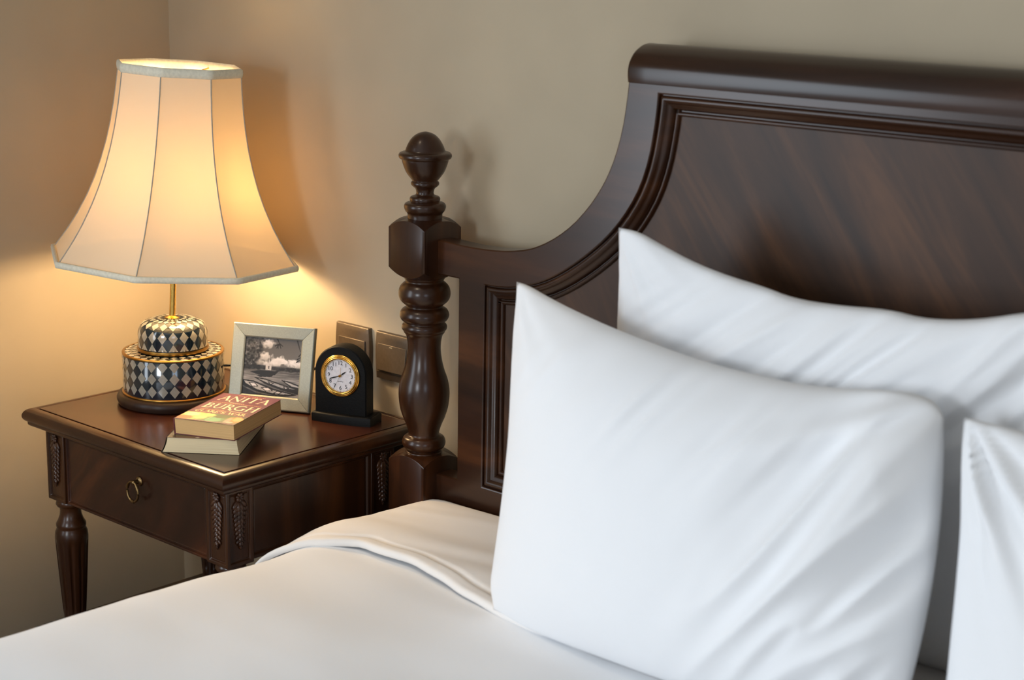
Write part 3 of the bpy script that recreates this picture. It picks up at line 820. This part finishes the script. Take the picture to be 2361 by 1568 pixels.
# local: x right, z up the frame, y into the back.  raise so that the lower rear edge touches the table
frame.location.z = .65+FT*math.sin(R(13.7))
# four mitred bars, each its own part
def bar(a0, a1, b1, b0):
    """a = outer edge ends, b = inner edge ends (x, z)"""
    prof = [(0, FT), (0, .0012), (.08, 0), (.9, .0022), (1, .0035), (1, FT-.002)]
    V, F = [], []
    for t, y in prof:
        V.append((a0[0]+(b0[0]-a0[0])*t, y, a0[1]+(b0[1]-a0[1])*t)); V.append((a1[0]+(b1[0]-a1[0])*t, y, a1[1]+(b1[1]-a1[1])*t))
    n = len(prof)
    for i in range(n): j = (i+1) % n; F.append((2*i, 2*i+1, 2*j+1, 2*j))
    F.append(tuple(2*i for i in range(n))); F.append(tuple(2*i+1 for i in range(n)))
    return V, F
Oc = [(0, 0), (FW, 0), (FW, FH), (0, FH)]; Ic = [(FM, FM), (FW-FM, FM), (FW-FM, FH-FM), (FM, FH-FM)]
for i in range(4):
    j = (i+1) % 4
    V, F = bar(Oc[i], Oc[j], Ic[j], Ic[i]); mk('frame_bar', V, F, SILVER, frame, 20, bevel=.0005)
V, F = box((.002, FT-.0022, .002), (FW-.002, FT, FH-.002)); mk('backing_board', V, F, BLACK, frame, 30)
V, F = box((FW/2-.02, FT, .02), (FW/2+.02, FT+.002, FH*.75))
V = [(x, y+((FH*.75-z)*.38 if y > FT-1e-4 else 0), z-(0 if z > .05 else .004)) for x, y, z in V]; mk('easel_leg', V, F, BLACK, frame, 30)
# the photo: canal with moored boats, painted from shapes
def smooth(e0, e1, x): t = np.clip((x-e0)/(e1-e0), 0, 1); return t*t*(3-2*t)
def vnoise(H, W, fy, fx, seed):
    r_ = np.random.default_rng(seed); g = r_.random((int(fy)+3, int(fx)+3))
    y = np.linspace(0, fy, H)[:, None]; x = np.linspace(0, fx, W)[None, :]
    yi, xi = y.astype(int), x.astype(int); ty, tx = y-yi, x-xi; ty = ty*ty*(3-2*ty); tx = tx*tx*(3-2*tx)
    return (g[yi, xi]*(1-ty)*(1-tx)+g[yi+1, xi]*ty*(1-tx)+g[yi, xi+1]*(1-ty)*tx+g[yi+1, xi+1]*ty*tx)
def fbm(H, W, f, seed, oct=4):
    s = 0; a = .5
    for o_ in range(oct): s = s+a*vnoise(H, W, f*2**o_, f*2**o_, seed+o_); a *= .5
    return s
def inpoly(X, Y, P):
    m = np.zeros(X.shape, bool); n = len(P)
    for i in range(n):
        x0, y0 = P[i]; x1, y1 = P[(i+1) % n]
        c = ((y0 > Y) != (y1 > Y)) & (X < (x1-x0)*(Y-y0)/((y1-y0) if y1 != y0 else 1e-9)+x0); m ^= c
    return m
def segd(X, Y, a, b):
    ax_, ay = a; bx, by = b; dx, dy = bx-ax_, by-ay; L2 = dx*dx+dy*dy+1e-12
    t = np.clip(((X-ax_)*dx+(Y-ay)*dy)/L2, 0, 1); return np.hypot(X-ax_-t*dx, Y-ay-t*dy), t
def photo_art(H=190, W=190):
    Y, X = np.mgrid[0:H, 0:W]; X = X/(W-1.); Y = Y/(H-1.)
    N1 = fbm(H, W, 5, 1); N2 = fbm(H, W, 18, 7); N3 = fbm(H, W, 30, 17)
    g = .36+.12*Y+.05*(X-.5)
    def cloud(cx_, cy_, rx, ry, b):
        nonlocal g
        d = ((X-cx_)/rx)**2+((Y-cy_)/ry)**2
        m = smooth(1.25, .25, d+(N2-.47)*2.2); g = g*(1-m)+m*(b-.16*smooth(-.4, 1, (Y-cy_)/ry)+.15*(N2-.5))
    cloud(.40, .10, .12, .09, .82); cloud(.36, .33, .13, .09, .78); cloud(.62, .38, .16, .08, .86); cloud(.82, .41, .18, .075, .88); cloud(.50, .44, .2, .06, .82); cloud(.95, .44, .15, .06, .84); cloud(.2, .42, .15, .07, .7)
    fol = smooth(.34, .22, X+.25*np.maximum(0, Y-.25)-.0+.25*(N1-.5))*smooth(.60, .5, Y)
    g = g*(1-fol)+fol*(.12+.75*(N3-.28))
    for (a, b) in (((.53, .13), (.60, .09)), ((.60, .09), (.66, .13)), ((.57, .12), (.58, .18)), ((.6, .1), (.63, .17)), ((.6, .09), (.55, .17)), ((.55, .0), (.6, .09)), ((.95, .28), (.99, .22)), ((.93, .33), (.99, .29)), ((.92, .38), (.98, .33)), ((.9, .0), (.97, .2))):
        d, t = segd(X, Y, a, b); g = np.where(d < .012*(1-.6*t), .12, g)
    tr = smooth(.035, .0, np.abs(Y-.52)+.05*(N2-.5)-.015); g = g*(1-tr)+tr*(.12+.35*(N3-.3))
    wt = smooth(.555, .57, Y); rip = fbm(H, W, 6, 31)*.5+.5*vnoise(H, W, 70, 7, 33)
    g = g*(1-wt)+wt*(.40+.42*(rip-.5)+.22*smooth(.55, .75, Y)*smooth(.9, .6, Y))
    def fillp(P, v, edge=None):
        nonlocal g
        m = inpoly(X, Y, P); g = np.where(m, v+.12*(N3-.5), g)
        if edge is not None:
            for i in range(len(P)):
                d, _ = segd(X, Y, P[i], P[(i+1) % len(P)]); g = np.where(d < .0065, edge, g)
    fillp([(.39, .46), (.44, .42), (.49, .46), (.49, .555), (.39, .555)], .72); fillp([(.435, .48), (.455, .48), (.455, .53), (.435, .53)], .15)
    d, _ = segd(X, Y, (.44, .30), (.45, .44)); g = np.where(d < .004, .75, g)
    fillp([(.12, .60), (.30, .565), (.62, .56), (.56, .63), (.35, .655), (.22, .63)], .10)
    fillp([(.23, .655), (.55, .62), (.50, .665), (.3, .68)], .16)
    def boat(P, inner_, v):
        fillp(P, .10); fillp(inner_, v, .08)
    boat([(.20, .69), (.40, .70), (.72, .78), (1.0, .84), (1.0, .93), (.70, .88), (.40, .79)], [(.22, .70), (.40, .715), (.70, .79), (.99, .85), (.7, .845), (.42, .77)], .62)
    boat([(.67, .70), (.80, .715), (1.0, .77), (1.0, .86), (.85, .82)], [(.69, .71), (.8, .73), (1.0, .79), (1.0, .82), (.86, .80)], .68)
    boat([(.0, .74), (.2, .75), (.55, .86), (.95, .93), (.98, .96), (.6, .98), (.25, .93), (.0, .84)], [(.02, .755), (.2, .77), (.52, .875), (.93, .94), (.6, .955), (.27, .90), (.06, .81)], .66)
    for P in ([(.12, .79), (.22, .79), (.28, .84), (.18, .85)], [(.34, .86), (.46, .85), (.54, .90), (.42, .91)], [(.62, .90), (.70, .91), (.66, .94), (.56, .94)], [(.45, .75), (.55, .77), (.5, .79)], [(.72, .81), (.82, .83), (.76, .85)]): fillp(P, .82, .2)
    fillp([(0, .86), (.25, .955), (.7, .99), (.6, 1.0), (0, 1.0)], .20); fillp([(.72, 1.0), (1.0, .93), (1.0, 1.0)], .55)
    g = np.clip((g-.45)*1.2+.41, .04, .95)
    return np.stack([g*1.0, g*.985, g*1.0], -1)
ph_o = printed('photo_print', photo_art(), FW-2*FM+.002, FH-2*FM+.002, PHOTO, frame)
ph_o.rotation_euler = (R(90), 0, 0); ph_o.location = (FM-.001, .0055, FM-.001)

# ------------------------------------------------------------------ desk clock
CO = (.569, -.126, .65); cang = math.atan2(.042, .106)
clock = thing('desk_clock', 'black arched leather desk clock with a gold bezel and white dial', 'clock', CO, (0, 0, cang))
def base_loop(o, n=16):
    P = [(.114*k/n, -.0045*math.sin(math.pi*k/n)) for k in range(n+1)]+[(.114, .046), (0, .046)]
    c_ = (.057, .022); return [(c_[0]+(x-c_[0])*(1-o/.057), c_[1]+(y-c_[1])*(1-o/.024)) for x, y in P]
V, F = [], []; Lz = [(0, .0), (0, .0135), (.0012, .0155), (.003, .0163)]
for o_, z in Lz: V += [(x, y, z) for x, y in base_loop(o_)]
n = len(base_loop(0))
for i in range(len(Lz)-1):
    for k in range(n): F.append((i*n+k, i*n+(k+1) % n, (i+1)*n+(k+1) % n, (i+1)*n+k))
F.append(tuple(range(n))); F.append(tuple((len(Lz)-1)*n+k for k in range(n)))
mk('clock_plinth', V, F, BLACKLEATHER, clock, 40)
def arch(o, n=28):
    x0, x1, zb, r = .0045+o, .1035-o, .0165, .0495-o; cz = .0885
    return [(x0, zb), (x1, zb)]+[(.054+r*math.cos(a), cz+r*math.sin(a)) for a in np.linspace(0, math.pi, n)]
V, F = [], []; Ly = [(.002, .0055), (0, .0075), (0, .0345), (.002, .0365)]
for o_, y in Ly: V += [(x, y, z) for x, z in arch(o_)]
n = len(arch(0))
for i in range(len(Ly)-1):
    for k in range(n): F.append((i*n+k, i*n+(k+1) % n, (i+1)*n+(k+1) % n, (i+1)*n+k))
F.append(tuple(range(n))[::-1]); F.append(tuple((len(Ly)-1)*n+k for k in range(n)))
mk('clock_case', V, F, BLACKLEATHER, clock, 40)
DC = (.0545, .0853)
def facing(V, y0): return [(DC[0]+x, y0-z, DC[1]+y) for x, y, z in V]
bz = chaikin([(.0375, 0), (.0378, .0018), (.0362, .0032), (.0356, .0028)], 1)+chaikin([(.0356, .0028), (.0350, .0042), (.0335, .0044), (.0330, .0038)], 1)+chaikin([(.0330, .0038), (.0325, .0054), (.0308, .0054), (.0300, .0046)], 1)+[(.0292, .0020), (.0288, -.001)]
V, F = lathe(bz, 96, closed_bot=False, closed_top=False); mk('bezel', facing(V, .0055), F, BRASS, clock, 50)
V, F = lathe([(0, -.0002), (.0290, -.0002), (.0290, .0003), (0, .0003)], 64, closed_bot=False, closed_top=False)
dial = mk('dial', facing(V, .0052), F, DIAL, clock, 30)
def text_mesh(s, size, loc):
    cu = bpy.data.curves.new('t', 'FONT'); cu.body = s; cu.size = size; cu.align_x = 'CENTER'; cu.align_y = 'CENTER'; cu.extrude = .00002; cu.resolution_u = 3
    ob = bpy.data.objects.new('t', cu); COL.objects.link(ob)
    dg = bpy.context.evaluated_depsgraph_get(); me = bpy.data.meshes.new_from_object(ob.evaluated_get(dg))
    bpy.data.objects.remove(ob); return me
for h in range(1, 13):
    a = math.radians(30*h); me = text_mesh(str(h), .0102, None); me.name = 'numeral'
    o = fin('numeral', me, INK, dial, 0); o.rotation_euler = (R(90), 0, 0)
    o.location = (DC[0]+.0222*math.sin(a), .0046, DC[1]+.0222*math.cos(a))
o = fin('dial_lettering', text_mesh('QUARTZ', .0028, None), INK, dial, 0); o.rotation_euler = (R(90), 0, 0); o.location = (DC[0], .0046, DC[1]-.0105)
V, F = [], []
for k in range(60):
    a = 2*math.pi*k/60; s = .0004 if k % 5 else .0006
    cx_, cz_ = DC[0]+.0278*math.sin(a), DC[1]+.0278*math.cos(a); box((cx_-s, .0046, cz_-s), (cx_+s, .0049, cz_+s), V, F)
mk('minute_dots', V, F, INK, dial, 0)['kind'] = 'stuff'
def hand(name, ang_, pts, y, mat):
    a = math.radians(ang_); ex, ez = (math.sin(a), math.cos(a)); sx_, sz_ = (math.cos(a), -math.sin(a))
    P = [(l, w) for l, w in pts]+[(l, -w) for l, w in reversed(pts)]
    V = [(DC[0]+ex*l+sx_*w, yy, DC[1]+ez*l+sz_*w) for yy in (y, y-.0003) for l, w in P]; n = len(P)
    F = [tuple(range(n)), tuple(range(2*n-1, n-1, -1))]+[(k, (k+1) % n, n+(k+1) % n, n+k) for k in range(n)]
    return mk(name, V, F, mat, dial, 0)
hand('hour_hand', 53, [(0, .0006), (.0035, .0006), (.006, .0014), (.0095, .0011), (.0145, .0001)], .0040, INK)
hand('minute_hand', 252, [(0, .0006), (.007, .0006), (.012, .0013), (.017, .0011), (.0215, .0001)], .0034, INK)
hand('second_hand', 205, [(-.004, .0002), (.026, .00012)], .0028, plain('grey_hand', lin(120, 112, 100), .4, .6))
hand('alarm_hand', 3, [(0, .0003), (.015, .0002)], .0043, plain('pale_gold_hand', lin(214, 186, 160), .4, .3))
V, F = lathe([(0, .0034), (.0022, .0034), (.0022, .001), (.0022, 0)], 20, closed_bot=False, closed_top=False); mk('hand_boss', facing(V, .0046), F, BRASS, dial, 40)

# ------------------------------------------------------------------ books
def book(label, loc, ang_, w, d, t, flare, skew, pages_mat, cover_img, spine_col, z_add=0, bow=.0, back_col=None):
    b = thing('paperback_book', label, 'book', loc, (0, 0, ang_))
    # page block: flared and slightly slanted section, swept along y
    n = 9; V, F = [], []
    ct = .0006
    secs = []
    for k in range(n):
        s = k/(n-1); z = ct+(t-2*ct)*s
        xl = flare*(1-s)**2*-1+skew*s; xr = skew*s*.6+flare*(1-s)**1.5*.9
        secs.append((xl+.001, w+xr-.001, z))
    m = 12
    for j in range(m+1):
        y = .0012+(d-.0024)*j/m
        for xl, xr, z in secs: V.append((xl, y, z+bow*math.sin(math.pi*j/m)*0))
        for xl, xr, z in reversed(secs): V.append((xr, y, z))
    q = 2*n
    for j in range(m):
        for k in range(q): F.append((j*q+k, j*q+(k+1) % q, (j+1)*q+(k+1) % q, (j+1)*q+k))
    F.append(tuple(range(q))); F.append(tuple(m*q+k for k in range(q)))
    mk('page_block', V, F, pages_mat, b, 35)
    # spine and back cover as one folded sheet
    xl0, xr0 = secs[0][0]-.001, secs[0][1]+.001
    P = [(xr0, 0), (xl0-.0004, 0)]+[(a-.0018, z) for a, _, z in secs]+[(secs[-1][0]-.0014, t)]
    V = []; F = []
    for y in (0, d): V += [(x, y, z) for x, z in P]
    for k in range(len(P)-1): F.append((k, k+1, len(P)+k+1, len(P)+k))
    o = mk('spine_and_back_cover', V, F, plain('cover_card', spine_col, .4), b, 60)
    mo = o.modifiers.new('s', 'SOLIDIFY'); mo.thickness = .0005; mo.offset = 1
    c = printed('front_cover', cover_img, w+.001, d, PRINT, b, bow=(lambda X, Y: bow*np.sin(np.pi*np.clip(X/w, 0, 1))) if bow else None)
    c.location = (secs[-1][0]-.001, 0, t+.0001)
    mo = c.modifiers.new('s', 'SOLIDIFY'); mo.thickness = .0004; mo.offset = -1
    return b
# letter strokes in a unit box: (x0, y0, x1, y1, thick?)  or arcs as polylines
def arc(cx_, cy_, rx, ry, a0, a1, n=14): return [(cx_+rx*math.cos(math.radians(a)), cy_+ry*math.sin(math.radians(a))) for a in np.linspace(a0, a1, n)]
THK, THN = 1.0, .42
GL = {
 'A': (.86, [([(.08, 0), (.45, 1)], THN), ([(.45, 1), (.82, 0)], THK), ([(.2, .34), (.68, .34)], THN), ([(0, 0), (.18, 0)], THN), ([(.72, 0), (.95, 0)], THN)]),
 'N': (.95, [([(.1, 0), (.1, 1)], THN), ([(.1, 1), (.85, 0)], THK), ([(.85, 0), (.85, 1)], THN), ([(0, 0), (.2, 0)], THN), ([(0, 1), (.12, 1)], THN), ([(.76, 1), (.95, 1)], THN)]),
 'I': (.36, [([(.18, 0), (.18, 1)], THK), ([(.06, 0), (.3, 0)], THN), ([(.06, 1), (.3, 1)], THN)]),
 'T': (.78, [([(.39, 0), (.39, 1)], THK), ([(0, 1), (.78, 1)], THN), ([(.27, 0), (.51, 0)], THN), ([(0, 1), (.0, .87)], THN), ([(.78, 1), (.78, .87)], THN)]),
 'B': (.70, [([(.14, 0), (.14, 1)], THK), ([(.02, 1)]+[(.3, 1)]+arc(.34, .76, .24, .24, 90, -90)+[(.14, .52)], THN*1.4), ([(.14, .52)]+arc(.38, .26, .27, .26, 90, -90)+[(.02, 0)], THN*1.5)]),
 'U': (.86, [([(.14, 1), (.14, .35)]+arc(.43, .34, .29, .34, 180, 360)+[(.72, 1)], THN*1.6), ([(.14, 1), (.14, .4)], THK), ([(.02, 1), (.26, 1)], THN), ([(.62, 1), (.82, 1)], THN)]),
 'R': (.80, [([(.14, 0), (.14, 1)], THK), ([(.02, 1), (.3, 1)]+arc(.33, .75, .25, .25, 90, -90)+[(.14, .5)], THN*1.5), ([(.36, .5), (.78, 0)], THK), ([(.02, 0), (.26, 0)], THN), ([(.7, 0), (.88, 0)], THN)]),
 'G': (.92, [(arc(.48, .5, .44, .5, 55, 305, 22), THN*1.9), ([(.8, .08), (.8, .42)], THK), ([(.64, .42), (.92, .42)], THN)]),
 'H': (.92, [([(.16, 0), (.16, 1)], THK), ([(.76, 0), (.76, 1)], THK), ([(.16, .52), (.76, .52)], THN), ([(.04, 0), (.28, 0)], THN), ([(.04, 1), (.28, 1)], THN), ([(.64, 0), (.88, 0)], THN), ([(.64, 1), (.88, 1)], THN)]),
 'C': (.86, [(arc(.47, .5, .43, .5, 50, 310, 22), THN*1.9), ([(.76, .95), (.76, .75)], THN)]),
 'L': (.66, [([(.14, 0), (.14, 1)], THK), ([(.02, 0), (.62, 0), (.62, .2)], THN), ([(.02, 1), (.28, 1)], THN)]),
 'E': (.68, [([(.14, 0), (.14, 1)], THK), ([(.02, 0), (.62, 0), (.62, .2)], THN), ([(.02, 1), (.58, 1), (.58, .82)], THN), ([(.14, .52), (.46, .52)], THN)]),
 'S': (.62, [(arc(.32, .74, .24, .26, 30, 270, 14)+arc(.32, .24, .26, .25, 90, -150, 14), THN*1.8)]),
 'W': (1.2, [([(.06, 1), (.32, 0)], THK), ([(.32, 0), (.6, .95)], THN), ([(.6, .95), (.86, 0)], THK), ([(.86, 0), (1.14, 1)], THN), ([(-.04, 1), (.18, 1)], THN), ([(1.04, 1), (1.24, 1)], THN)]),
 "'": (.28, [([(.14, 1.0), (.11, .74)], THK)]),
 ' ': (.45, []),
}
def write(img, X, Y, s, x0, x1, y0, h, th, col):
    """X, Y: physical coordinates of the raster (m); text from x0 to x1, baseline y0, height h"""
    tot = sum(GL[c][0] for c in s)+.12*(len(s)-1); k = (x1-x0)/tot; x = x0
    for c in s:
        wd, strokes = GL[c]
        for P, tk in strokes:
            for a, b in zip(P, P[1:]):
                d, _ = segd(X, Y, (x+a[0]*k, y0+a[1]*h), (x+b[0]*k, y0+b[1]*h))
                m = smooth(th*tk*.5+.0003, th*tk*.5-.0003, d)[..., None]
                img[:] = img*(1-m)+np.array(col)*m
        x += (wd+.12)*k
def cover_top(W_=200, H_=316, w=.110, d=.172):
    Y, X = np.mgrid[0:H_, 0:W_]; u = X/(W_-1.); v = 1-Y/(H_-1.); PX, PY = u*w, v*d
    img = np.ones((H_, W_, 3))*np.array((.40, .155, .28))
    N = fbm(H_, W_, 6, 5); Nf = fbm(H_, W_, 22, 9)
    img *= (1+.10*(N[..., None]-.5))
    cream = (.97, .90, .76); gold = (.93, .66, .45)
    # painted band along the foot
    art = smooth(.285, .27, v)*smooth(.022, .03, v)
    a = np.zeros_like(img)+np.array((.34, .31, .29))
    def blob(cu, cv, ru, rv, col, sh=1.6, k=1.5):
        nonlocal a
        dd = ((u-cu)/ru)**2+((v-cv)/rv)**2+k*(Nf-.5); m = smooth(sh, .5, dd)[..., None]; a = a*(1-m)+np.array(col)*m
    blob(.52, .16, .26, .16, (.22, .46, .30)); blob(.58, .10, .13, .08, (.35, .68, .50)); blob(.62, .22, .16, .06, (.16, .30, .18))
    blob(.20, .17, .26, .16, (.93, .80, .45)); blob(.14, .20, .12, .06, (.98, .93, .72)); blob(.33, .13, .1, .06, (.95, .86, .55)); blob(.1, .08, .12, .06, (.78, .52, .35)); blob(.40, .22, .12, .05, (.85, .84, .5))
    blob(.88, .15, .12, .10, (.84, .55, .30)); blob(.92, .18, .07, .06, (.93, .72, .46)); blob(.80, .12, .04, .08, (.68, .60, .56), k=.5); blob(.86, .06, .06, .03, (.80, .72, .66))
    img = img*(1-art[..., None])+a*art[..., None]
    m = (v < .022)[..., None]; img = np.where(m, np.array((.36, .16, .24)), img)
    write(img, PX, PY, 'ANITA', .09*w, .92*w, .755*d, .155*d, .0036, cream)
    write(img, PX, PY, 'BURGH', .07*w, .95*w, .465*d, .150*d, .0036, cream)
    write(img, PX, PY, "CLARE'S WAR", .08*w, .91*w, .308*d, .060*d, .0024, (.97, .80, .58))
    # swashes under the first A and the R
    for P in ([(.30, .755), (.33, .715), (.40, .690), (.50, .685), (.60, .69)], [(.52, .465), (.57, .43), (.64, .408), (.74, .405), (.86, .412)]):
        P = chaikin(P, 2)
        for q, (p0, p1) in enumerate(zip(P, P[1:])):
            dd, _ = segd(PX, PY, (p0[0]*w, p0[1]*d), (p1[0]*w, p1[1]*d)); th = .0017*(1-.6*q/len(P)); m = smooth(th*.5+.0003, th*.5-.0003, dd)[..., None]; img = img*(1-m)+np.array(cream)*m
    # fine print lines, too small to read
    def small(v0, u0, u1, th):
        nonlocal img
        s_ = (np.sin(u*310)+np.sin(u*173+1)) > -.7
        m = (smooth(th+.002, th-.002, np.abs(v-v0))*(u > u0)*(u < u1)*s_)[..., None]*.85; img = img*(1-m)+np.array(gold)*m
    small(.955, .30, .76, .007); small(.665, .08, .92, .006); small(.405, .10, .50, .005)
    m = ((np.abs(v-.395) < .003)*(u > .1)*(u < .9))[..., None]*.7; img = img*(1-m)+np.array(gold)*m
    return img
def cover_low(W_=110, H_=180):
    Y, X = np.mgrid[0:H_, 0:W_]; u = X/(W_-1.); v = 1-Y/(H_-1.)
    img = np.ones((H_, W_, 3))*np.array((.30, .27, .22)); N = fbm(H_, W_, 7, 25); img *= (1+.25*(N[..., None]-.5))
    def disc(cu, cv, ru, rv, col, soft=.06):
        nonlocal img
        dd = np.sqrt(((u-cu)/ru)**2+((v-cv)/rv)**2); m = smooth(1+soft, 1-soft, dd)[..., None]; img = img*(1-m)+np.array(col)*m
    disc(.10, .83, .24, .12, (.90, .84, .76)); disc(.09, .83, .19, .085, (.62, .16, .12))
    disc(.06, .60, .20, .10, (.92, .86, .80)); disc(.05, .62, .15, .07, (.66, .14, .12)); disc(.03, .50, .2, .05, (.2, .18, .26))
    disc(.40, .02, .3, .04, (.42, .30, .24)); disc(.42, .03, .03, .01, (.85, .8, .75))
    m = ((np.abs(v-.93) < .012)*(u > .38)*(u < .9)*(np.sin(u*90) > -.3))[..., None]; img = img*(1-m)+np.array((.86, .82, .74))*m
    return img
a_low = math.atan2(.076, .095)
book('thick paperback with cream pages lying under the maroon paperback', (.5475, -.4245, .65), a_low-.02, .119, .190, .0262, .006, .003, PAGES_B, cover_low(), lin(70, 58, 46))
a_top = math.atan2(.043, .100)
book('maroon paperback with cream lettering and yellowed pages lying on top of the other book', (.5435, -.4010, .6768), a_top, .110, .172, .0262, .0, -.0015, PAGES_A, cover_top(), lin(118, 56, 62), bow=.0006)
